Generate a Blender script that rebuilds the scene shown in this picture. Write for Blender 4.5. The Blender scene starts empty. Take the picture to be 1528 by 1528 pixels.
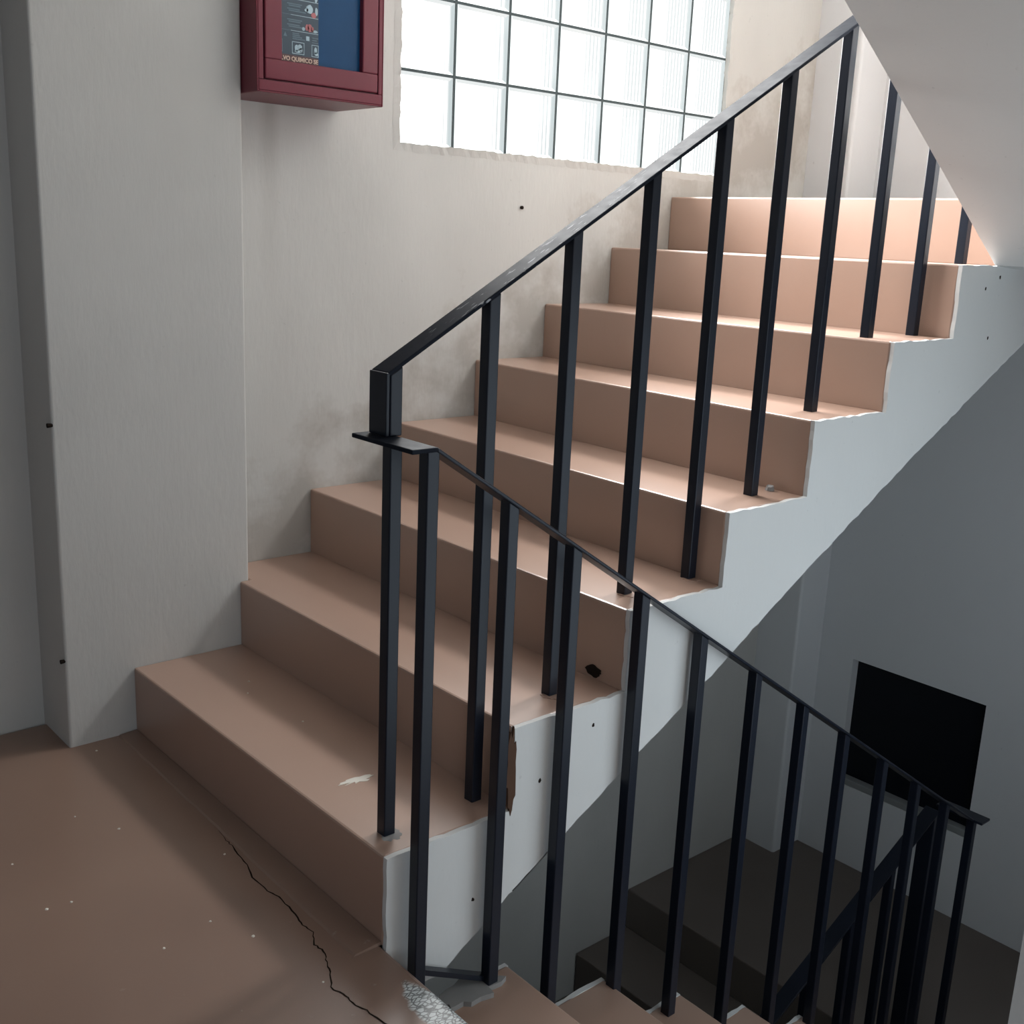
import bpy, bmesh, math, random
from mathutils import Vector, Matrix, Euler
random.seed(7)
S = bpy.context.scene
COL = S.collection
R = math.radians

# ------------------------------------------------------------------ helpers
def link(o, parent=None):
    COL.objects.link(o)
    if parent is not None:
        o.parent = parent
        o.matrix_parent_inverse = parent.matrix_basis.inverted()
    return o

def mesh_obj(name, verts, faces, mat, parent=None, bevel=0, smooth=False, seg=2):
    me = bpy.data.meshes.new(name)
    me.from_pydata([tuple(v) for v in verts], [], faces)
    bm = bmesh.new(); bm.from_mesh(me)
    bmesh.ops.recalc_face_normals(bm, faces=bm.faces)
    bm.to_mesh(me); bm.free()
    for m in (mat if isinstance(mat, (list, tuple)) else [mat]):
        me.materials.append(m)
    if smooth:
        for p in me.polygons: p.use_smooth = True
    o = bpy.data.objects.new(name, me)
    link(o, parent)
    if bevel:
        b = o.modifiers.new('bevel', 'BEVEL'); b.width = bevel; b.segments = seg
        b.limit_method = 'ANGLE'; b.angle_limit = R(35)
    return o

class MB:
    def __init__(s): s.v = []; s.f = []
    def add(s, v, f):
        n = len(s.v); s.v += [tuple(p) for p in v]; s.f += [tuple(i + n for i in q) for q in f]; return s
    def box(s, a, b):
        x0, y0, z0 = a; x1, y1, z1 = b
        return s.hexa([(x0,y0,z0),(x1,y0,z0),(x1,y1,z0),(x0,y1,z0)], [(x0,y0,z1),(x1,y0,z1),(x1,y1,z1),(x0,y1,z1)])
    def hexa(s, lo, hi):
        n = len(lo)
        f = [tuple(range(n))[::-1], tuple(range(n, 2*n))]
        f += [(i, (i+1) % n, n + (i+1) % n, n + i) for i in range(n)]
        return s.add(list(lo) + list(hi), f)
    def prism_x(s, yz, x0, x1):
        return s.hexa([(x0, y, z) for y, z in yz], [(x1, y, z) for y, z in yz])
    def prism_z(s, xy, z0, z1):
        return s.hexa([(x, y, z0) for x, y in xy], [(x, y, z1) for x, y in xy])
    def prism_y(s, xz, y0, y1):
        return s.hexa([(x, y0, z) for x, z in xz], [(x, y1, z) for x, z in xz])
    def build(s, name, mat, parent=None, **k):
        return mesh_obj(name, s.v, s.f, mat, parent, **k)

def empty(name, loc):
    o = bpy.data.objects.new(name, None); o.empty_display_size = .1
    o.location = loc; COL.objects.link(o)
    bpy.context.view_layer.update()
    return o

def tag(o, label, cat, group=None, kind=None):
    o['label'] = label; o['category'] = cat
    if group: o['group'] = group
    if kind: o['kind'] = kind
    return o

def struct(o, label=None):
    o['kind'] = 'structure'
    if label: o['label'] = label
    return o

# ---------------------------------------------------------------- materials
def newmat(name):
    m = bpy.data.materials.new(name); m.use_nodes = True
    nt = m.node_tree; nt.nodes.clear()
    out = nt.nodes.new('ShaderNodeOutputMaterial')
    p = nt.nodes.new('ShaderNodeBsdfPrincipled')
    nt.links.new(p.outputs[0], out.inputs[0])
    return m, nt, p

def pos(nt, scale=(1, 1, 1), loc=(0, 0, 0)):
    g = nt.nodes.new('ShaderNodeNewGeometry'); mp = nt.nodes.new('ShaderNodeMapping')
    mp.inputs['Scale'].default_value = scale; mp.inputs['Location'].default_value = loc
    nt.links.new(g.outputs['Position'], mp.inputs[0]); return mp.outputs[0]

def noise(nt, vec, scale, detail=3, rough=.5):
    n = nt.nodes.new('ShaderNodeTexNoise'); n.inputs['Scale'].default_value = scale
    n.inputs['Detail'].default_value = detail; n.inputs['Roughness'].default_value = rough
    nt.links.new(vec, n.inputs['Vector']); return n.outputs['Fac']

def ramp(nt, fac, stops):
    r = nt.nodes.new('ShaderNodeValToRGB'); e = r.color_ramp.elements
    while len(e) < len(stops): e.new(.5)
    for q, (t, c) in zip(e, stops):
        q.position = t; q.color = (*c, 1) if len(c) == 3 else c
    nt.links.new(fac, r.inputs[0]); return r.outputs[0]

def mix(nt, fac, a, b, mode='MIX'):
    m = nt.nodes.new('ShaderNodeMix'); m.data_type = 'RGBA'; m.blend_type = mode
    for i, v in ((0, fac), (6, a), (7, b)):
        if hasattr(v, 'is_linked'): nt.links.new(v, m.inputs[i])
        else: m.inputs[i].default_value = v if i == 0 else (*v, 1)
    return m.outputs[2]

def math_n(nt, op, a, b=None, c=None):
    m = nt.nodes.new('ShaderNodeMath'); m.operation = op
    for i, v in enumerate((a, b, c)):
        if v is None: continue
        if hasattr(v, 'is_linked'): nt.links.new(v, m.inputs[i])
        else: m.inputs[i].default_value = v
    return m.outputs[0]

def bump(nt, p, h, strength, dist=.002, prev=None):
    b = nt.nodes.new('ShaderNodeBump'); b.inputs['Strength'].default_value = strength
    b.inputs['Distance'].default_value = dist
    nt.links.new(h, b.inputs['Height'])
    if prev is not None: nt.links.new(prev, b.inputs['Normal'])
    nt.links.new(b.outputs[0], p.inputs['Normal']); return b.outputs[0]

def plaster(name, col, streak=1., dirt=.12):
    m, nt, p = newmat(name)
    big = noise(nt, pos(nt, (1, 1, .7)), 2.3, 4)
    spots = noise(nt, pos(nt, (1, 1, 1), (3.1, 5, 2)), 60, 2)
    c = ramp(nt, big, [(.3, tuple(v*(1-dirt) for v in col)), (.7, col)])
    sp = ramp(nt, spots, [(.72, (0, 0, 0)), (.80, (1, 1, 1))])
    c = mix(nt, math_n(nt, 'MULTIPLY', sp, .35), c, tuple(v*.6 for v in col))
    nt.links.new(c, p.inputs['Base Color'])
    p.inputs['Roughness'].default_value = .62
    p.inputs['Specular IOR Level'].default_value = .3
    st = noise(nt, pos(nt, (95, 95, 22)), 1., 3, .6)
    st2 = noise(nt, pos(nt, (14, 14, 9)), 1., 3, .6)
    n1 = bump(nt, p, st2, .35*streak + .1, .006)
    bump(nt, p, st, .55*streak, .0035, n1)
    return m

def painted(name, a, b, rough=.36, spec=.5, silver=False, bumps=.05):
    m, nt, p = newmat(name)
    n = noise(nt, pos(nt), 2.2, 2, .5)
    n2 = noise(nt, pos(nt, (1, 1, 1), (4, 1, 7)), 26, 3, .6)
    c = ramp(nt, n, [(.32, a), (.68, b)])
    rv = math_n(nt, 'MULTIPLY_ADD', n, .03, rough - .015)
    if silver:
        # worn patch on the landing edge: paint rubbed through to pale screed
        g = nt.nodes.new('ShaderNodeNewGeometry')
        w = nt.nodes.new('ShaderNodeTexNoise'); w.inputs['Scale'].default_value = 14; w.inputs['Detail'].default_value = 3
        nt.links.new(g.outputs['Position'], w.inputs['Vector'])
        sx = nt.nodes.new('ShaderNodeSeparateXYZ'); nt.links.new(g.outputs['Position'], sx.inputs[0])
        dx = math_n(nt, 'DIVIDE', math_n(nt, 'SUBTRACT', sx.outputs[0], 1.345), .13)
        dy = math_n(nt, 'DIVIDE', math_n(nt, 'SUBTRACT', sx.outputs[1], -.026), .042)
        d = math_n(nt, 'ADD', math_n(nt, 'POWER', dx, 2.), math_n(nt, 'POWER', dy, 2.))
        d = math_n(nt, 'ADD', d, math_n(nt, 'MULTIPLY', math_n(nt, 'SUBTRACT', w.outputs[0], .5), 1.7))
        mask = ramp(nt, d, [(.78, (1,1,1)), (1.0, (0,0,0))])
        v = nt.nodes.new('ShaderNodeTexVoronoi'); v.inputs['Scale'].default_value = 150
        v.feature = 'DISTANCE_TO_EDGE'
        nt.links.new(pos(nt, (1, .55, 1)), v.inputs['Vector'])
        worn = ramp(nt, v.outputs[0], [(.04, (.12,.12,.12)), (.15, (.60,.63,.62))])
        c = mix(nt, mask, c, worn)
        # scattered pale scuffs
        s = noise(nt, pos(nt, (1, 1, 1), (9, 2, 3)), 48, 4, .65)
        sm = math_n(nt, 'MULTIPLY', ramp(nt, s, [(.66, (0,0,0)), (.74, (1,1,1))]), .35)
        gy = ramp(nt, math_n(nt, 'ADD', math_n(nt, 'MULTIPLY', sx.outputs[0], .5), .1), [(.48, (0,0,0)), (.72, (1,1,1))])
        c = mix(nt, math_n(nt, 'MULTIPLY', sm, gy), c, (.5, .47, .44))
    nt.links.new(c, p.inputs['Base Color'])
    nt.links.new(rv, p.inputs['Roughness'])
    p.inputs['Specular IOR Level'].default_value = spec
    bump(nt, p, noise(nt, pos(nt), 170, 2), bumps, .0008)
    return m

def simple(name, col, rough=.5, metal=0., spec=.5, bscale=0, bstr=.1):
    m, nt, p = newmat(name)
    n = noise(nt, pos(nt), 9, 3)
    c = ramp(nt, n, [(.3, tuple(v*.88 for v in col)), (.7, col)])
    nt.links.new(c, p.inputs['Base Color'])
    p.inputs['Roughness'].default_value = rough; p.inputs['Metallic'].default_value = metal
    p.inputs['Specular IOR Level'].default_value = spec
    if bscale: bump(nt, p, noise(nt, pos(nt), bscale, 2), bstr, .001)
    return m

WALLC = (.57, .56, .53)
M_wall = plaster('cream plaster', WALLC, .30)
def stained():
    m = plaster('cream plaster with scuffs', WALLC, .30)
    nt = m.node_tree; p = next(n for n in nt.nodes if n.type == 'BSDF_PRINCIPLED')
    src = p.inputs['Base Color'].links[0].from_socket
    g = nt.nodes.new('ShaderNodeNewGeometry'); sx = nt.nodes.new('ShaderNodeSeparateXYZ')
    nt.links.new(g.outputs['Position'], sx.inputs[0])
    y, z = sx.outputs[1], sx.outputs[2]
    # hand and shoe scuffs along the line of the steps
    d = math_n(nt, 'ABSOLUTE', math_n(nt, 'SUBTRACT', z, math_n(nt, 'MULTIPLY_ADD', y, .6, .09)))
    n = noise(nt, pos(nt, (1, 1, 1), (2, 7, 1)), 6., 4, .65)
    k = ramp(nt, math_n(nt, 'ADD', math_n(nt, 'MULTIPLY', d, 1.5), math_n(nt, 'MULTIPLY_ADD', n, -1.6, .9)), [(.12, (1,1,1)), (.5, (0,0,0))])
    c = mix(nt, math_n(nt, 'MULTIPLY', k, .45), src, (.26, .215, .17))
    # drip mark under the cabinet
    a = math_n(nt, 'ABSOLUTE', math_n(nt, 'SUBTRACT', math_n(nt, 'MULTIPLY_ADD', n, .03, y), .485))
    dr = math_n(nt, 'MULTIPLY', ramp(nt, a, [(.008, (1,1,1)), (.035, (0,0,0))]), ramp(nt, math_n(nt, 'MULTIPLY', z, .5), [(.52, (0,0,0)), (.70, (.45,.45,.45)), (.77, (1,1,1))]))
    c = mix(nt, math_n(nt, 'MULTIPLY', dr, .38), c, (.25, .23, .20))
    nt.links.new(c, p.inputs['Base Color'])
    return m
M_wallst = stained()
M_smooth = plaster('smooth pale plaster', (.62, .62, .605), .12, .05)
M_back = plaster('pale grey plaster', (.68, .69, .70), .15, .04)
M_step = painted('brown floor paint', (.362, .234, .175), (.39, .256, .194), .315, 1.)
M_floor = painted('landing brown floor paint', (.215, .135, .100), (.250, .160, .119), .315, .6, True)
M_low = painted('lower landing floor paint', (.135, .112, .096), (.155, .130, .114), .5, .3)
M_black = simple('black enamel paint', (.0085, .0115, .020), .34, 0, .27, 90, .06)
M_red = simple('maroon enamel', (.165, .026, .042), .36, 0, .3, 60, .05)
M_redin = simple('maroon enamel groove', (.12, .018, .03), .4)
M_crack = simple('dark crack', (.018, .012, .009), .9, 0, .1)
M_white = simple('white flake', (.72, .68, .60), .7)
M_grey = simple('grey mortar', (.30, .29, .28), .8, 0, .2, 60, .4)
M_chip = simple('exposed brown concrete', (.085, .045, .028), .8, 0, .2, 80, .4)
M_mortar = simple('dark glazing mortar', (.055, .075, .08), .7)
M_pane = simple('black tinted pane', (.0035, .005, .009), .3, 0, .25)
M_sill = simple('grey niche edge', (.24, .25, .25), .7)
M_navy = simple('navy backing behind pane', (.010, .060, .150), .3, 0, .12)
M_ink = simple('dark navy label', (.010, .035, .06), .4)
M_print = simple('pale blue print', (.34, .46, .52), .5)
M_dim = simple('faint print', (.09, .15, .19), .5)
M_skin = simple('pink print', (.42, .13, .14), .5)
M_orange = simple('brown label strip', (.075, .03, .03), .5)
M_letter = simple('cream letters', (.62, .46, .36), .5)

# worn handrail: scratches in the black paint
def rail_mat():
    m, nt, p = newmat('scratched black enamel')
    g = nt.nodes.new('ShaderNodeNewGeometry'); sx = nt.nodes.new('ShaderNodeSeparateXYZ')
    nt.links.new(g.outputs['Position'], sx.inputs[0])
    mp = nt.nodes.new('ShaderNodeMapping'); mp.inputs['Rotation'].default_value = (R(22), 0, R(25))
    mp.inputs['Scale'].default_value = (170, 24, 44)
    nt.links.new(g.outputs['Position'], mp.inputs[0])
    n = noise(nt, mp.outputs[0], 1., 2, .5)
    s = ramp(nt, n, [(.64, (0,0,0)), (.69, (1,1,1))])
    reg = ramp(nt, math_n(nt, 'MULTIPLY', sx.outputs[1], .5), [(.05, (0,0,0)), (.13, (.9,.9,.9)), (.26, (.7,.7,.7)), (.36, (0,0,0))])
    f = math_n(nt, 'MULTIPLY', s, reg)
    c = mix(nt, f, (.012, .0145, .021), (.45, .46, .48))
    nt.links.new(c, p.inputs['Base Color'])
    nn = noise(nt, pos(nt), 40, 3)
    nt.links.new(math_n(nt, 'MULTIPLY_ADD', nn, .2, .38), p.inputs['Roughness'])
    p.inputs['Specular IOR Level'].default_value = .035
    bump(nt, p, nn, .06, .001)
    return m
M_rail = rail_mat()

# daylight glass blocks: lit by the sky outside; ribs are real corrugations
def block_mat():
    m = bpy.data.materials.new('lit ribbed glass block'); m.use_nodes = True
    nt = m.node_tree; nt.nodes.clear()
    out = nt.nodes.new('ShaderNodeOutputMaterial')
    g = nt.nodes.new('ShaderNodeNewGeometry')
    em = nt.nodes.new('ShaderNodeEmission'); gl = nt.nodes.new('ShaderNodeBsdfGlossy')
    gl.inputs['Roughness'].default_value = .12
    # what the corrugated glass lets through depends on which way its surface leans
    d = nt.nodes.new('ShaderNodeVectorMath'); d.operation = 'DOT_PRODUCT'
    d.inputs[1].default_value = (0, -.85, -.52)
    nt.links.new(g.outputs['Normal'], d.inputs[0])
    c = ramp(nt, math_n(nt, 'MULTIPLY_ADD', d.outputs['Value'], .5, .5),
             [(.1, (.36, .43, .41)), (.52, (1, 1, 1)), (.60, (.44, .45, .45)), (.72, (.30, .335, .34))])
    nt.links.new(c, em.inputs['Color'])
    em.inputs['Strength'].default_value = WIN
    mx = nt.nodes.new('ShaderNodeMixShader'); mx.inputs[0].default_value = .06
    nt.links.new(em.outputs[0], mx.inputs[1]); nt.links.new(gl.outputs[0], mx.inputs[2])
    nt.links.new(mx.outputs[0], out.inputs[0])
    return m
WIN = 2.2
M_block = block_mat()
def lit(name, col, s):
    m = bpy.data.materials.new(name); m.use_nodes = True; nt = m.node_tree; nt.nodes.clear()
    out = nt.nodes.new('ShaderNodeOutputMaterial'); e = nt.nodes.new('ShaderNodeEmission')
    e.inputs[0].default_value = (*col, 1); e.inputs[1].default_value = s
    nt.links.new(e.outputs[0], out.inputs[0]); return m
M_block2 = lit('lit cool glass block', (.78, .90, 1.), 2.3)

# ---------------------------------------------------------------- dimensions
W = 1.101            # open edge of the upper flight
XL = -.145           # stair wall
XR = 2.2             # right wall of the stair well
YB = 2.985           # end wall
Y_in  = [0, .291, .588, .885, 1.176, 1.457, 1.747, 2.030]
Y_out = [0, .290, .587, .881, 1.166, 1.462, 1.744, 2.030]
Z_in  = [0, .171, .345, .530, .699, .873, 1.043, 1.228, 1.406]
Z_out = [0, .179, .349, .525, .692, .871, 1.042, 1.229, 1.406]
SOF = [(.134, -.107), (.296, -.001), (.472, .098), (.661, .206), (.87, .320), (1.142, .480), (1.589, .728), (2.154, 1.023), (2.575, 1.244)]
ZM0 = -1.33
YB_riser = [0, .296, .587, .862, 1.139, 1.420, 1.700, 1.980]
ZB = [-.166*k for k in range(9)]; ZB[8] = ZM0

def jit(a): return random.uniform(-a, a)
def jag(pts, step=.025, amp=.002, closed=True):
    out = []
    n = len(pts)
    for i in range(n if closed else n-1):
        a = pts[i]; b = pts[(i+1) % n]
        L = math.hypot(b[0]-a[0], b[1]-a[1]); k = max(1, int(L/step))
        for j in range(k):
            t = j/k
            out.append((a[0]+(b[0]-a[0])*t + jit(amp), a[1]+(b[1]-a[1])*t + jit(amp)))
    if not closed: out.append(pts[-1])
    return out

# ------------------------------------------------------------------- setting
# landing floor
o = MB().prism_z([(-.175, -2.8), (3.5, -2.8), (3.5, -.02), (2.9, 0), (W, 0), (-.175, 0)], -.16, 0).build('floor', M_floor, bevel=.010, seg=3)
struct(o)
# crack in the floor paint, beside the first riser
cr = [(.56,-.052),(.60,-.058),(.63,-.060),(.70,-.066),(.76,-.080),(.82,-.080),(.86,-.072),(.92,-.077),(.955,-.083),(.985,-.080),(1.02,-.095),(1.045,-.093),(1.075,-.105),(1.10,-.112),(1.135,-.134),(1.17,-.126),(1.20,-.124),(1.23,-.117),(1.30,-.105)]
cc = []
for i in range(len(cr)-1):
    for j in range(4):
        t = j/4; cc.append((cr[i][0]+(cr[i+1][0]-cr[i][0])*t + jit(.002), cr[i][1]+(cr[i+1][1]-cr[i][1])*t + jit(.0022)))
v = []; f = []
for i, (x, y) in enumerate(cc):
    w = .0009 + .0009*random.random(); w *= min(1, i/12+.2)
    v += [(x, y-w, .0006), (x, y+w, .0006)]
    if i: f.append((2*i-2, 2*i-1, 2*i+1, 2*i))
mesh_obj('crack', v, f, M_crack, o)
# skim of mortar at the foot of the first riser
xs = [0.005 + (1.09-.005)*i/30 for i in range(31)]
front = [(x, -.047 - .012*(i/30) + jit(.0012)) for i, x in enumerate(xs)]
lo = [(x, y, .0) for x, y in front] + [(W-.01, -.001, 0), (.005, -.001, 0)]
hi = [(x, y+.004, .0035) for x, y in front] + [(W-.01, -.001, .007), (.005, -.001, .007)]
MB().hexa(lo, hi).build('mortar_skim', M_floor, o)

# stair wall with the window opening
wy0, wy1, wz0, wz1 = .871, .871+7*.2015, 1.4874, 1.4874+8*.1995
m = MB()
x0, x1 = XL-.25, XL
for a, b in (((.2, -3.1), (wy0, 4.3)), ((wy1, -3.1), (3.2, 4.3)), ((wy0, -3.1), (wy1, wz0)), ((wy0, wz1), (wy1, 4.3))):
    m.box((x0, a[0], a[1]), (x1, b[0], b[1]))
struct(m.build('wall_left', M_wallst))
# ragged plaster lip round the window
hole = [(wy0+.004, wz0+.004), (wy1-.004, wz0+.004), (wy1-.004, wz1-.004), (wy0+.004, wz1-.004)]
inner = jag(hole, .016, .0025)
outer = []
for i, (y, z) in enumerate(inner):
    dy = -1 if abs(y-wy0) < .02 else (1 if abs(y-wy1) < .02 else 0)
    dz = -1 if abs(z-wz0) < .02 else (1 if abs(z-wz1) < .02 else 0)
    outer.append((y + dy*.022, z + dz*.022))
n = len(inner)
v = [(XL+.004+jit(.002), y, z) for y, z in inner] + [(XL+.0005, y, z) for y, z in outer] + [(XL-.03, y, z) for y, z in inner]
f = [(i, (i+1) % n, n+(i+1) % n, n+i) for i in range(n)] + [(2*n+i, 2*n+(i+1) % n, (i+1) % n, i) for i in range(n)]
o = mesh_obj('trim_1', v, f, M_wall); struct(o, 'ragged plaster lip round the glass block window')

# pillars
struct(MB().prism_z(jag([(-.45, -.165), (0, -.165)], 9, 0, False) + [(0, .318), (-.45, .318)], -3.1, 2.65).build('trim_2', M_wall, bevel=.006, seg=3), 'plastered pillar at the foot of the upper flight')
struct(MB().box((XL-.2, 2.80, -3.1), (.05, 3.2, 4.2)).build('trim_3', M_back, bevel=.012, seg=3), 'plastered pillar in the far corner')
struct(MB().box((-.45, -2.9, -.2), (-.178, -.16, 2.65)).build('wall_left_near', M_wall))
# end wall with the dark recessed window
nx0, nx1, nz0, nz1 = .212, .792, -.975, -.410
m = MB()
for a, b in (((XL-.2, -3.1), (nx0, 4.2)), ((nx1, -3.1), (2.6, 4.2)), ((nx0, -3.1), (nx1, nz0)), ((nx0, nz1), (nx1, 4.2))):
    m.box((a[0], YB, a[1]), (b[0], YB+.2, b[1]))
struct(m.build('wall_back', M_back))
o = MB().box((.12, YB-.012, 2.52), (1.06, YB+.02, 3.40)).build('added_light_panel', M_block2); struct(o, 'added glowing panel, out of view, high on the end wall of the half landing')  # made-up glowing panel out of view, added to light the treads
m = MB()
for i in range(6): m.box((.12+i*.188-.005, YB-.016, 2.52), (.12+i*.188+.005, YB-.010, 3.40))
for j in range(6): m.box((.115, YB-.0165, 2.52+j*.176-.004), (1.065, YB-.0105, 2.52+j*.176+.004))
m.build('mortar_joints', M_mortar, o)  # joint grid over the added glowing panel
o = MB().box((nx0-.01, YB+.045, nz0-.01), (nx1+.01, YB+.07, nz1+.01)).build('window_2', M_pane); struct(o, 'dark recessed window in the end wall of the lower landing')
MB().box((nx0, YB+.002, nz0), (nx1, YB+.045, nz0+.028)).build('window_sill', M_sill, o, bevel=.004)
# right wall and its near end
ry0, ry1, rz0, rz1 = .55, .55+7*.2015, -.30, -.30+7*.1995
m = MB()
for a, b in (((-.087, -3.1), (ry0, 4.2)), ((ry1, -3.1), (YB+.1, 4.2)), ((ry0, -3.1), (ry1, rz0)), ((ry0, rz1), (ry1, 4.2))):
    m.box((XR, a[0], a[1]), (XR+.28, b[0], b[1]))
struct(m.build('wall_right', M_wall))
# glazed opening in the right wall, beyond the edge of the view
o = MB().box((XR+.02, ry0, rz0), (XR+.09, ry1, rz1)).build('window_3', M_block2); struct(o, 'glass block window in the right wall of the stair well')
m = MB()
for i in range(8): m.box((XR+.015, max(ry0+i*.2015-.005, ry0), rz0), (XR+.095, min(ry0+i*.2015+.005, ry1), rz1))
for j in range(8): m.box((XR+.0145, ry0, max(rz0+j*.1995-.004, rz0)), (XR+.0955, ry1, min(rz0+j*.1995+.004, rz1)))
m.build('mortar_joints', M_mortar, o)
struct(MB().box((2.48, -.04, -.2), (3.6, .1, 2.65)).build('wall_right_near', M_wall))
# the landing's outer wall: open bays towards daylight
m = MB()
for a, b in (((-.45, -.2), (.75, 2.65)), ((.75, -.2), (3.05, .72)), ((.75, 2.42), (3.05, 2.65)), ((3.05, -.2), (3.7, 2.65))):
    m.box((a[0], -3.0, a[1]), (b[0], -2.8, b[1]))
struct(m.build('wall_front', M_low))
m = MB()
for a, b in (((-3.0, -.2), (-1.75, 2.65)), ((-1.75, 1.6), (-.75, 2.65)), ((-.75, -.2), (.1, 2.65)), ((-1.75, -.2), (-.75, .3))):
    m.box((3.5, a[0], a[1]), (3.7, b[0], b[1]))
struct(m.build('wall_right_end', M_low))
# ceilings
struct(MB().box((-.45, -3.0, 2.65), (3.7, -.02, 2.81)).build('ceiling', M_smooth))
struct(MB().box((XL-.2, -.02, 4.05), (2.6, 3.2, 4.25)).build('ceiling_stairwell', M_smooth))
# upper half landing (right half) and lower half landing
struct(MB().box((W+.002, 2.03, 1.244), (XR, YB, 1.406)).build('floor_upper', M_step))
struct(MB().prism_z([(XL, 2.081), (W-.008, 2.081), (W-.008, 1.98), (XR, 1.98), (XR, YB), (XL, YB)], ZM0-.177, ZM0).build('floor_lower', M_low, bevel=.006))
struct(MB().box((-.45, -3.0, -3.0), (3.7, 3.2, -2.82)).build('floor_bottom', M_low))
struct(MB().box((-.45, -3.0, -2.85), (3.7, -2.8, -.16)).build('wall_lower_front', M_wall))
struct(MB().box((3.5, -2.9, -2.85), (3.7, .1, -.16)).build('wall_lower_right', M_wall))
struct(MB().box((2.48, -.04, -2.85), (3.6, .1, -.2)).build('wall_lower_side', M_wall))
struct(MB().box((-.45, -2.9, -2.85), (-.178, -.16, -.2)).build('wall_lower_left', M_wall))

# ---------------------------------------------------------- glass block window
win = MB(); joints = MB()
bw, bh = .2015, .1995
for i in range(7):
    for j in range(8):
        y0 = wy0 + i*bw + .005; y1 = wy0 + (i+1)*bw - .005
        z0 = wz0 + j*bh + .004; z1 = wz0 + (j+1)*bh - .004
        xf = XL - .012
        N = 110; e = .009
        # rim slopes down to a ribbed centre panel
        cy0, cy1, cz0, cz1 = y0+e, y1-e, z0+e, z1-e
        vs = []; fs = []
        for k in range(N+1):
            y = cy0 + (cy1-cy0)*k/N
            t = k/N; q = max(0., min(1., (t - (.74 - .11*i))/.3)); x = xf - .006 + (.0002 + .0012*q)*math.sin(2*math.pi*11*t + .7)
            vs += [(x, y, cz0), (x, y, cz1)]
            if k: fs.append((2*k-2, 2*k, 2*k+1, 2*k-1))
        win.add(vs, fs)
        a = [(xf, y0, z0), (xf, y1, z0), (xf, y1, z1), (xf, y0, z1)]
        b = [(xf-.006, cy0, cz0), (xf-.006, cy1, cz0), (xf-.006, cy1, cz1), (xf-.006, cy0, cz1)]
        c = [(xf-.07, y0, z0), (xf-.07, y1, z0), (xf-.07, y1, z1), (xf-.07, y0, z1)]
        win.add(a+b+c, [(q, (q+1) % 4, 4+(q+1) % 4, 4+q) for q in range(4)] + [(8+q, 8+(q+1) % 4, (q+1) % 4, q) for q in range(4)] + [(8, 11, 10, 9)])
o = win.build('window_1', M_block)
struct(o, 'bright ribbed glass block window in the stair wall')
for i in range(8):
    y = wy0 + i*bw
    joints.box((XL-.078, max(y-.005, wy0), wz0), (XL-.013, min(y+.005, wy1), wz1))
for j in range(9):
    z = wz0 + j*bh
    joints.box((XL-.0785, wy0, max(z-.004, wz0)), (XL-.0135, wy1, min(z+.004, wz1)))
joints.build('mortar_joints', M_mortar, o)
# outer sheet closing the window (weather side)
MB().box((XL-.25, wy0, wz0), (XL-.24, wy1, wz1)).build('outer_pane', M_mortar, o)

# ------------------------------------------------------------- upper flight (A)
A = empty('stair_flight', (.5, 0, 0))
tag(A, 'brown painted concrete stair flight with white open side climbing past the glass block window', 'stairs')
steps = []
for k in range(7):
    y0i, y1i, y0o, y1o = Y_in[k], Y_in[k+1]+.02, Y_out[k], Y_out[k+1]+.02
    xw = W - .006
    if k == 0:
        xy = [(0, y0i), (xw, y0o), (xw, y1o), (0, y1i)]; side = 'ioo i'.replace(' ', '')
    elif k == 1:
        xy = [(0, y0i), (xw, y0o), (xw, y1o), (XL, y1i), (XL, .319), (0, .319)]; side = 'iooiii'
    else:
        xy = [(XL, y0i), (xw, y0o), (xw, y1o), (XL, y1i)]; side = 'iooi'
    zb = {'i': Z_in[k], 'o': Z_out[k]}; zt = {'i': Z_in[k+1], 'o': Z_out[k+1]}
    s = MB().hexa([(x, y, zb[c]-.004) for (x, y), c in zip(xy, side)], [(x, y, zt[c]) for (x, y), c in zip(xy, side)])
    steps.append(s.build('step', M_step, A, bevel=.005, seg=2))
s = MB().hexa([(XL, 2.03, 1.226), (W, 2.03, 1.226), (W, YB, 1.226), (XL, YB, 1.226)], [(XL, 2.03, 1.406), (W, 2.03, 1.406), (W, YB, 1.406), (XL, YB, 1.406)])
steps.append(s.build('step', M_step, A, bevel=.005))
# slab under the steps
prof = [(0.0, -.11)] + SOF[:-1] + [(2.52, 1.212), (YB, 1.215)] + [(YB, 1.225), (2.03, 1.225)]
for k in range(6, -1, -1):
    prof += [(Y_out[k+1]+.02, Z_out[k]-.012), (Y_out[k]+.02, Z_out[k]-.012)]
MB().prism_x(prof, XL, W-.007).build('soffit_slab', M_smooth, A)
# white painted side skin with uneven paint edges
skin = [(0.0, -.12)] + SOF[:-1] + [(2.52, 1.212), (YB, 1.215), (YB, 1.405), (2.03, 1.405)]
for k in range(6, -1, -1):
    skin += [(Y_out[k+1], Z_out[k+1]), (Y_out[k], Z_out[k+1])]
skin += [(0, 0)]
sj = jag(skin, .022, .0022)
sk = MB().prism_x(sj, W-.008, W+.003).build('side_skin', M_smooth, A)
sk['label'] = 'white painted side of the flight'
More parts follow.
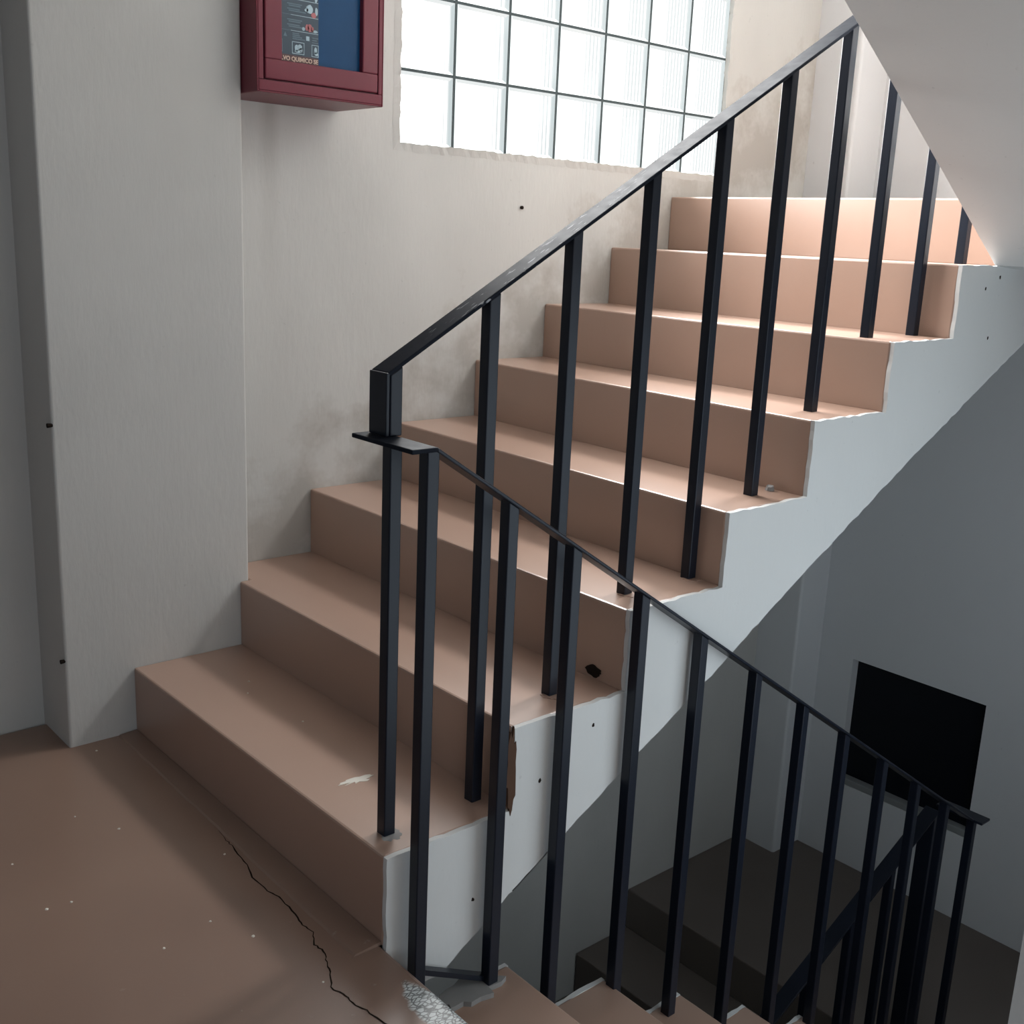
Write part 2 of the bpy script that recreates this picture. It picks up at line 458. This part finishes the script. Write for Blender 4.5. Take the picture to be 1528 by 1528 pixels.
# worn places
def blob(name, cx, cy, cz, rx, ry, mat, parent, ax='z', n=22, rough=.35, h=.0015, rot=0):
    pts = []
    for i in range(n):
        a = 2*math.pi*i/n; r = 1 + jit(rough)
        u, w = rx*r*math.cos(a), ry*r*math.sin(a)
        u, w = u*math.cos(rot)-w*math.sin(rot), u*math.sin(rot)+w*math.cos(rot)
        pts.append((u, w))
    b = MB()
    if ax == 'z': b.prism_z([(cx+u, cy+w) for u, w in pts], cz-.003, cz+h)
    elif ax == 'y': b.prism_y([(cx+u, cz+w) for u, w in pts], cy-h, cy+.003)
    else: b.prism_x([(cy+u, cz+w) for u, w in pts], cx-.003, cx+h)
    return b.build(name, mat, parent)
q = blob('paint_smear', .826, .120, .1765, .010, .032, M_white, steps[0], rough=.5, rot=-.1); q['label'] = 'white paint smear on the lowest tread'
q = blob('broken_spot', 1.012, .5865, .366, .022, .012, M_crack, steps[2], ax='y', rough=.22, h=.002); q['label'] = 'dark broken spot at the foot of the riser'
q = blob('chipped_edge', W+.0015, .283, .262, .012, .078, M_chip, steps[1], ax='x', rough=.25, h=.003); q['label'] = 'chipped brown patch on the white side edge'
for py_, pz_ in ((1.93, 1.04), (1.88, 1.17), (1.95, 1.20), (.36, .22), (.50, .30), (.20, .02)):
    blob('paint_pit', W+.002, py_, pz_, .0035, .0045, M_crack, sk, ax='x', n=9, rough=.3, h=.0015)
for i_, (cx, cy, k) in enumerate(((1.027, .052, 1), (1.024, .257, 1), (1.017, .453, 2), (1.012, .663, 3), (1.015, .867, 3))):
    blob('mortar_patch', cx+.012, cy+.0, (0, .177, .3485, .5245)[k], .021, .021, M_grey if i_ < 1 else M_step, steps[k-1], rough=.25, h=.002)

# ------------------------------------------- next flight overhead (B above)
O = empty('stair_flight', (1.6, 1.9, 1.25))
tag(O, 'pale plastered underside of the stair flight overhead at the top right', 'stairs')
top = []
yk, zk = 1.95, 1.406
sof = [(2.03, 1.222), (1.912, 1.230), (1.897, 1.241), (1.563, 1.458), (1.353, 1.592), (1.103, 1.751), (-.02, 2.47), (-.02, 2.81)]
y, z = -.02, 2.81
prof = list(sof)
ys = [2.03 - .2929*k for k in range(8)]
for k in range(7, -1, -1):
    zz = 1.406 + .1755*(k+1)
    if k < 7: prof += [(ys[k+1], zz), (ys[k], zz)]
    else: prof += [(ys[7], zz)]
prof += [(2.03, 1.406)]
MB().prism_x(prof, W+.003, XR-.003).build('soffit_slab', M_smooth, O, bevel=.007, seg=2)

# upper-upper flight, closes the well above the photographed flight
U = MB().prism_x([(y, z+2.81) for y, z in [(0.0, -.16)] + SOF[:-1] + [(2.6, 1.24), (2.6, 1.35), (0, .0)]], XL, W)
struct(U.build('ceiling_flight', M_smooth))

# ------------------------------------------------ lower flight beside (B below)
B = empty('stair_flight', (1.6, 0, -.17))
tag(B, 'brown stair flight going down behind the lower black railing from the landing edge', 'stairs')
for k in range(1, 8):
    y0, y1 = YB_riser[k-1], YB_riser[k]
    MB().box((W+.002, y0-(.0 if k > 1 else 0), ZB[k]-.166), (XR-.003, y1, ZB[k])).build('step', M_step, B, bevel=.005)
prof = [(0, ZB[1]-.165)]
for k in range(1, 8): prof += [(YB_riser[k-1], ZB[k]-.167), (YB_riser[k], ZB[k]-.167)]
prof += [(1.98, ZM0-.20), (1.90, ZM0-.20), (0, -.40)]
pp = [(0, -.16)]
MB().prism_x([(0, -.333)] + [q for k in range(1, 8) for q in ((YB_riser[k-1], ZB[k]-.167), (YB_riser[k], ZB[k]-.167))][1:] + [(1.97, ZM0-.22), (.0, -.42)], W+.004, XR-.003).build('soffit_slab', M_smooth, B)
skin = [(0.0, -.02)]
for k in range(1, 8): skin += [(YB_riser[k-1], ZB[k]), (YB_riser[k], ZB[k])]
skin += [(1.98, ZM0-.05), (1.90, ZM0-.22), (0, -.42)]
MB().prism_x(jag(skin[1:], .022, .003), W-.006, W+.006).build('side_skin', M_smooth, B)
q = blob('mortar_lump', W+.025, .185, -.165, .030, .075, M_grey, B, rough=.3, h=.010)

# ------------------------------------------------ flight below the upper one
D = empty('stair_flight', (.5, 0, -2.8))
tag(D, 'dark brown stair flight dropping away from the lower landing under the white stair side', 'stairs')
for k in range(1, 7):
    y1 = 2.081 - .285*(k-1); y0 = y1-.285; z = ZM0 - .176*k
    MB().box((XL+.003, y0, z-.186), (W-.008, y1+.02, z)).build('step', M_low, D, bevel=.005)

# ------------------------------------------------------------------ railings
TX, TY = .0125, .0120
def tube(x, y, z0, z1, parent, slope=0., name='baluster', tx=TX, ty=TY, mat=None):
    lo = [(x-tx, y-ty, z0), (x+tx, y-ty, z0), (x+tx, y+ty, z0), (x-tx, y+ty, z0)]
    hi = [(a, b, z1 + slope*(b-y)) for a, b, _ in lo]
    return MB().hexa(lo, hi).build(name, mat or M_black, parent, bevel=.002, seg=2)

# upper railing
RA = empty('stair_railing', (1.02, .05, .177))
tag(RA, 'black metal railing with scratched handrail climbing the open side of the upper flight', 'railing')
ra = lambda y: .998 + .578*y            # underside of the handrail
T = .008
yA0, yA1 = .034, 2.30
xa0, xa1 = .985, 1.036
o = MB().hexa([(xa0, yA0, ra(yA0)), (xa1, yA0, ra(yA0)), (xa1, yA1, ra(yA1)), (xa0, yA1, ra(yA1))],
              [(xa0, yA0, ra(yA0)+T), (xa1, yA0, ra(yA0)+T), (xa1, yA1, ra(yA1)+T), (xa0, yA1, ra(yA1)+T)]).build('handrail', M_rail, RA, bevel=.002)
ZP = .918
MB().box((xa0, yA0-.004, ZP+.0005), (xa1, yA0+.003, ra(yA0)+T-.001)).build('strap', M_black, RA, bevel=.0015)
feet = [(1.027,.050,1), (1.024,.257,1), (1.018,.455,2), (1.013,.664,3), (1.015,.868,3), (1.016,1.068,4), (1.004,1.290,5), (1.000,1.505,5), (.998,1.725,6), (.998,1.93,7)]
Zt = [0, .178, .3485, .525, .693, .8715, 1.042, 1.2285]
for i, (x, y, k) in enumerate(feet):
    if i == 0:
        tube(x, y, Zt[k]-.004, ZP-.0085, RA)
        tube(x-.004, y+.001, ZP+.0005, ra(y)+.001, RA, .578, name='post_top')
    else:
        tube(x, y, Zt[k]-.004, ra(y)+.001, RA, .578)

# lower railing
RB = empty('stair_railing', (1.13, .05, -.166))
tag(RB, 'black metal railing running down from the landing edge in front of the white stair side', 'railing')
rb = lambda y: .918 - .643*(y-.055)     # top of the handrail
xb0, xb1 = 1.103, 1.147
yE = 2.215
MB().hexa([(xb0, .055, rb(.055)-T), (xb1, .055, rb(.055)-T), (xb1, yE, rb(yE)-T), (xb0, yE, rb(yE)-T)],
          [(xb0, .055, rb(.055)), (xb1, .055, rb(.055)), (xb1, yE, rb(yE)), (xb0, yE, rb(yE))]).build('handrail', M_black, RB, bevel=.002)
MB().box((.972, .004, ZP-T), (xb1, .056, ZP)).build('rail_plate', M_rail, RB, bevel=.002)
MB().box((1.02, yE-.004, rb(yE)-T), (1.175, yE+.05, rb(yE))).build('rail_plate', M_black, RB, bevel=.002)
ycs = [.049, .228, .390, .590, .788, .998, 1.207, 1.412, 1.628, 1.835, 2.035, 2.238]
def zB(y):
    k = 1
    while k < 8 and y > YB_riser[k]: k += 1
    return ZB[min(k, 8)]
for i, y in enumerate(ycs):
    x = 1.130 if i else 1.132
    zt = rb(min(y, yE)) - T + .001
    tube(x, y, zB(y)-.003, zt, RB, -.643 if 0 < i < 11 else 0)
MB().hexa([(1.122, .05, -.057), (1.140, .05, -.057), (1.128, .236, -.164), (1.108, .236, -.164)],
          [(1.122, .05, -.045), (1.140, .05, -.045), (1.128, .236, -.153), (1.108, .236, -.153)]).build('base_bar', M_black, RB)

# railing of the flight further down
RD = empty('stair_railing', (1.02, 2.2, ZM0))
tag(RD, 'dim black railing rising diagonally to the lower landing, seen through the lower bars', 'railing')
rd = lambda y: -.486 + .486*(y-2.204)
MB().hexa([(.99, .55, rd(.55)-T), (1.04, .55, rd(.55)-T), (1.04, 2.204, rd(2.204)-T), (.99, 2.204, rd(2.204)-T)],
          [(.99, .55, rd(.55)), (1.04, .55, rd(.55)), (1.04, 2.204, rd(2.204)), (.99, 2.204, rd(2.204))]).build('handrail', M_black, RD, bevel=.002)
tube(1.014, 2.19, ZM0-.003, rd(2.19)-T+.001, RD, .486, name='newel_post', tx=.025, ty=.012)
for j in range(7):
    y = 1.985 - .205*j
    k = min(6, max(1, int((2.081-y)/.285)+1))
    tube(1.014, y, ZM0-.176*k-.003, rd(y)-T+.001, RD, .486)

# -------------------------------------------------------- extinguisher cabinet
cy0, cy1, cz0, cz1 = .3195, .671, 1.552, 2.25
xf = .073
C = empty('extinguisher_cabinet', (-.14, .495, cz0))
tag(C, 'maroon metal extinguisher cabinet with a glazed door on the wall beside the pillar', 'cabinet')
gy0, gy1, gz0, gz1 = .385, .608, 1.627, 2.17
dy0, dy1, dz0, dz1 = .340, .653, 1.583, 2.21
def frame(mb, x0, x1, o, i):
    (a, b, c, d), (e, f, g, h) = o, i
    for y0, z0, y1, z1 in ((a, b, c, f), (a, h, c, d), (a, f, e, h), (g, f, c, h)):
        mb.box((x0, y0, z0), (x1, y1, z1))
    return mb
m = MB().box((XL, cy0, cz0), (XL+.006, cy1, cz1))
m.box((XL, cy0, cz0), (xf, cy0+.004, cz1)).box((XL, cy1-.004, cz0), (xf, cy1, cz1))
m.box((XL, cy0+.004, cz0), (xf, cy1-.004, cz0+.004)).box((XL, cy0+.004, cz1-.004), (xf, cy1-.004, cz1))
frame(m, xf-.004, xf, (cy0+.004, cz0+.004, cy1-.004, cz1-.004), (dy0-.003, dz0-.003, dy1+.003, dz1+.003))
m.build('body', M_red, C, bevel=.003)
dr = frame(MB(), xf-.016, xf+.002, (dy0, dz0, dy1, dz1), (gy0, gz0, gy1, gz1)).build('door', M_red, C, bevel=.003)
frame(MB(), xf-.02, xf-.009, (dy0-.004, dz0-.004, dy1+.004, dz1+.004), (dy0+.01, dz0+.01, dy1-.01, dz1-.01)).build('door_groove', M_redin, C)
MB().box((xf-.018, gy0-.006, gz0-.006), (xf-.013, gy1+.006, gz1+.006)).build('pane', M_navy, dr)
# printed label behind the left half of the pane
LY0, LY1, LZ0, LZ1 = .3855, .4905, 1.6275, 2.06
lab = MB().box((xf-.0135, LY0, LZ0), (xf-.0122, LY1, LZ1)).build('instruction_label', M_ink, dr)
lab['label'] = 'dark printed instruction label with white pictograms'
XP = xf-.0121
def pr(y0, z0, y1, z1, mat, name='print', dx=0.): return MB().box((XP-.0003+dx, LY0+y0, LZ0+z0), (XP+.0004+dx, LY0+y1, LZ0+z1))
groups = {}
def addp(key, y0, z0, y1, z1, dx=0.):
    groups.setdefault(key, MB()).box((XP-.0003, LY0+y0, LZ0+z0), (XP+.0004+dx, LY0+y1, LZ0+z1))
def ring(key, y0, z0, y1, z1, t=.0014):
    for a in ((y0, z0, y1, z0+t), (y0, z1-t, y1, z1), (y0, z0+t, y0+t, z1-t), (y1-t, z0+t, y1, z1-t)): addp(key, *a)
def oval(key, cy, cz, ry, rz, n=14, amp=.12, dx=0.):
    groups.setdefault(key, MB()).prism_x([(LY0+cy+ry*(1+jit(amp))*math.cos(2*math.pi*i/n), LZ0+cz+rz*(1+jit(amp))*math.sin(2*math.pi*i/n)) for i in range(n)], XP-.0003, XP+.0005+dx)
addp('strip', 0, 0, .105, .0165)
# three pictogram boxes in the lowest row
ring('pale', .033, .020, .066, .047); ring('pale', .086, .019, .105, .046); ring('dim', 0, .021, .008, .049)
for cy, cz, a, b in ((.045, .033, .005, .008), (.054, .036, .006, .006), (.057, .030, .004, .005), (.049, .026, .009, .003)): oval('pale', cy, cz, a, b)
for cy, cz, a, b in ((.097, .034, .004, .008), (.099, .026, .005, .004)): oval('pale', cy, cz, a, b)
# triangle mark, small print, square mark
groups['dim'].prism_x([(LY0+.010, LZ0+.056), (LY0+.020, LZ0+.056), (LY0+.015, LZ0+.066)], XP-.0003, XP+.0004)
for z, w in ((.052, .034), (.056, .026), (.060, .020), (.064, .018)): addp('dim', .034, z, .034+w, z+.0022)
addp('pale', .071, .053, .080, .063); addp('dim', .087, .050, .104, .0515); addp('dim', .087, .055, .100, .057); addp('dim', .087, .060, .104, .062)
# instruction rows with a rule, text lines and a picture each
for r in range(6):
    zb = .070 + .0345*r
    addp('pale' if r < 4 else 'dim', .030, zb, .104, zb+.0012)
    addp('dim', .002, zb, .030, zb+.001)
    for q, (ys_, w) in enumerate(((.020, .040), (.016, .032), (.009, .034), (.005, .046))):
        addp('dim', .020 + .004*(q % 2), zb+.003+ys_, .020+.004*(q % 2)+w, zb+.0055+ys_)
    if r == 0:
        for cy, cz, a, b in ((.074, .012, .005, .007), (.081, .012, .006, .009), (.088, .010, .004, .006)): oval('skin', cy, zb+cz, a, b)
        oval('pale', .095, zb+.006, .008, .003); oval('pale', .064, zb+.008, .004, .004)
    elif r == 1:
        oval('pale', .080, zb+.019, .009, .010); oval('pale', .099, zb+.016, .004, .009); oval('skin', .092, zb+.007, .007, .006); oval('pale', .072, zb+.016, .005, .004)
    elif r == 2:
        oval('pale', .078, zb+.017, .006, .006); oval('pale', .098, zb+.012, .004, .011); oval('skin', .091, zb+.020, .006, .005)
    else:
        oval('pale', .082, zb+.016, .007, .008); oval('skin', .094, zb+.012, .006, .007)
for slot, (key, mat) in enumerate((('strip', M_orange), ('pale', M_print), ('dim', M_dim), ('skin', M_skin))):
    lab.data.materials.append(mat)
    bm = bmesh.new(); bm.from_mesh(lab.data)
    vs = [bm.verts.new(p) for p in groups[key].v]
    for q in groups[key].f:
        fc = bm.faces.new([vs[i] for i in q]); fc.material_index = slot + 1
    bmesh.ops.recalc_face_normals(bm, faces=bm.faces)
    bm.to_mesh(lab.data); bm.free()
# lettering, cut off at both sides by the door frame
def text_mesh(txt, size, mat, parent, y, z, width):
    cu = bpy.data.curves.new('lettering', 'FONT'); cu.body = txt; cu.size = size; cu.extrude = .0002; cu.offset = .0004
    t = bpy.data.objects.new('lettering_tmp', cu); COL.objects.link(t)
    bpy.context.view_layer.update()
    me = bpy.data.meshes.new_from_object(t.evaluated_get(bpy.context.evaluated_depsgraph_get()))
    bpy.data.objects.remove(t)
    xs_ = [v_.co.x for v_ in me.vertices]; k = width/(max(xs_)-min(xs_)); m0 = min(xs_)
    for v_ in me.vertices:
        v_.co = Vector((xf-.0112 + v_.co.z, y + (v_.co.x-m0)*k, z + v_.co.y))
    me.materials.clear(); me.materials.append(mat)
    return link(bpy.data.objects.new('lettering', me), parent)
text_mesh('LVO QUIMICO SE', .0135, M_letter, lab, LY0+.003, LZ0+.0035, .1005)

# ------------------------------------------------------------------ small bits
def chip_mesh(r, h, seed):
    rd_ = random.Random(seed); n = 7
    a = [(r*(.7+.6*rd_.random())*math.cos(2*math.pi*i/n), r*(.7+.6*rd_.random())*math.sin(2*math.pi*i/n)) for i in range(n)]
    return [(x, y, 0) for x, y in a] + [(x*.7, y*.7, h*(.6+.5*rd_.random())) for x, y in a], [tuple(range(n))[::-1], tuple(range(n, 2*n))] + [(i, (i+1) % n, n+(i+1) % n, n+i) for i in range(n)]
v, f = chip_mesh(.012, .012, 4)
o = mesh_obj('plaster_chip', v, f, M_grey); o.location = (1.015, 1.145, .693)
tag(o, 'small grey plaster chip lying on a tread beside the railing foot', 'debris')
v, f = chip_mesh(.0028, .0018, 9)
proto = mesh_obj('paint_flake', v, f, M_white)
flk = [(.327,-.272,0),(.43,-.217,0),(.651,-.086,.0),(.437,-.435,0),(.628,-.433,0),(.632,-.389,0),(.843,-.211,0),(.93,-.17,0),(.05,-.12,0),(.867,-.311,0),(1.116,-.137,0),
       (.244,.186,.1735),(.521,.173,.1755),(.307,.15,.1735)]
for i, (x, y, z) in enumerate(flk):
    q = proto if i == 0 else proto.copy()
    if i: COL.objects.link(q)
    q.location = (x, y, z); q.rotation_euler = (0, 0, i*1.3); s = (.8 + .5*((i*37) % 10)/10); q.scale = (s, s, 1)
    if z: tag(q, 'tiny white paint flake lying on the lowest brown tread', 'debris', 'white flakes on the lowest tread')
    else: tag(q, 'tiny white paint flake lying on the brown landing floor', 'debris', 'white flakes on the landing floor')
def nail(x, y, z, label, side=False):
    b = bmesh.new(); bmesh.ops.create_cone(b, cap_ends=True, segments=10, radius1=.004, radius2=.0055, depth=.012, matrix=Matrix.Translation((x, y, z)) @ Matrix.Rotation(R(90), 4, 'Y' if side else 'X'))
    me = bpy.data.meshes.new('nail'); b.to_mesh(me); b.free(); me.materials.append(M_crack)
    o = link(bpy.data.objects.new('nail', me)); tag(o, label, 'nail')
nail(-.003, -.168, .792, 'dark nail head on the near edge of the pillar at mid height')
nail(XL+.001, 1.338, 1.337, 'small dark nail hole in the stair wall under the glass block window', True)
nail(-.006, -.168, .223, 'dark nail head low on the near edge of the pillar')

# ------------------------------------------------------------------- daylight
w = bpy.data.worlds.new('sky'); S.world = w; w.use_nodes = True
bg = w.node_tree.nodes['Background']; bg.inputs[0].default_value = (.72, .82, 1., 1); bg.inputs[1].default_value = .3
def area(name, loc, rot, sx, sy, power, col):
    l = bpy.data.lights.new(name, 'AREA'); l.shape = 'RECTANGLE'; l.size = sx; l.size_y = sy
    l.energy = power; l.color = col
    o = bpy.data.objects.new(name, l); COL.objects.link(o); o.location = loc; o.rotation_euler = rot
    return o
# daylight through the open bay behind the viewer, the bay at the right, and the window's sky
area('window_daylight', (XL+.012, wy0+.705, wz0+.80), (R(90), 0, R(-90)), 1.40, 1.58, 128, (1., 1., 1.)).data.spread = R(130)
bpy.data.lights['window_daylight'].specular_factor = .15
area('bay_daylight', (1.9, -2.78, 1.57), (R(90), 0, 0), 2.2, 1.6, .8, (.86, .93, 1.))
area('side_daylight', (3.48, -1.25, .95), (R(86), 0, R(76)), .95, 1.2, 12, (.80, .90, 1.))
# added lamp above the edge of the view, brightens the treads and gives sheen
area('added_upper_light', (.80, YB-.03, 2.96), (R(-31), 0, R(18)), .8, .8, 40, (.97, .98, 1.)).data.spread = R(75)

# --------------------------------------------------------------------- camera
cam = bpy.data.cameras.new('camera'); cam.sensor_width = 36; cam.lens = 36*1656.1/1528
cam.clip_start = .02
co = bpy.data.objects.new('camera', cam); COL.objects.link(co)
co.location = (2.540, -1.0086, 1.2522)
co.rotation_euler = (1.32656, -.04288, .85938)
S.camera = co
S.view_settings.view_transform = 'Standard'; S.view_settings.look = 'None'
S.view_settings.gamma = 1; S.view_settings.exposure = 0
S.view_settings.use_curve_mapping = False
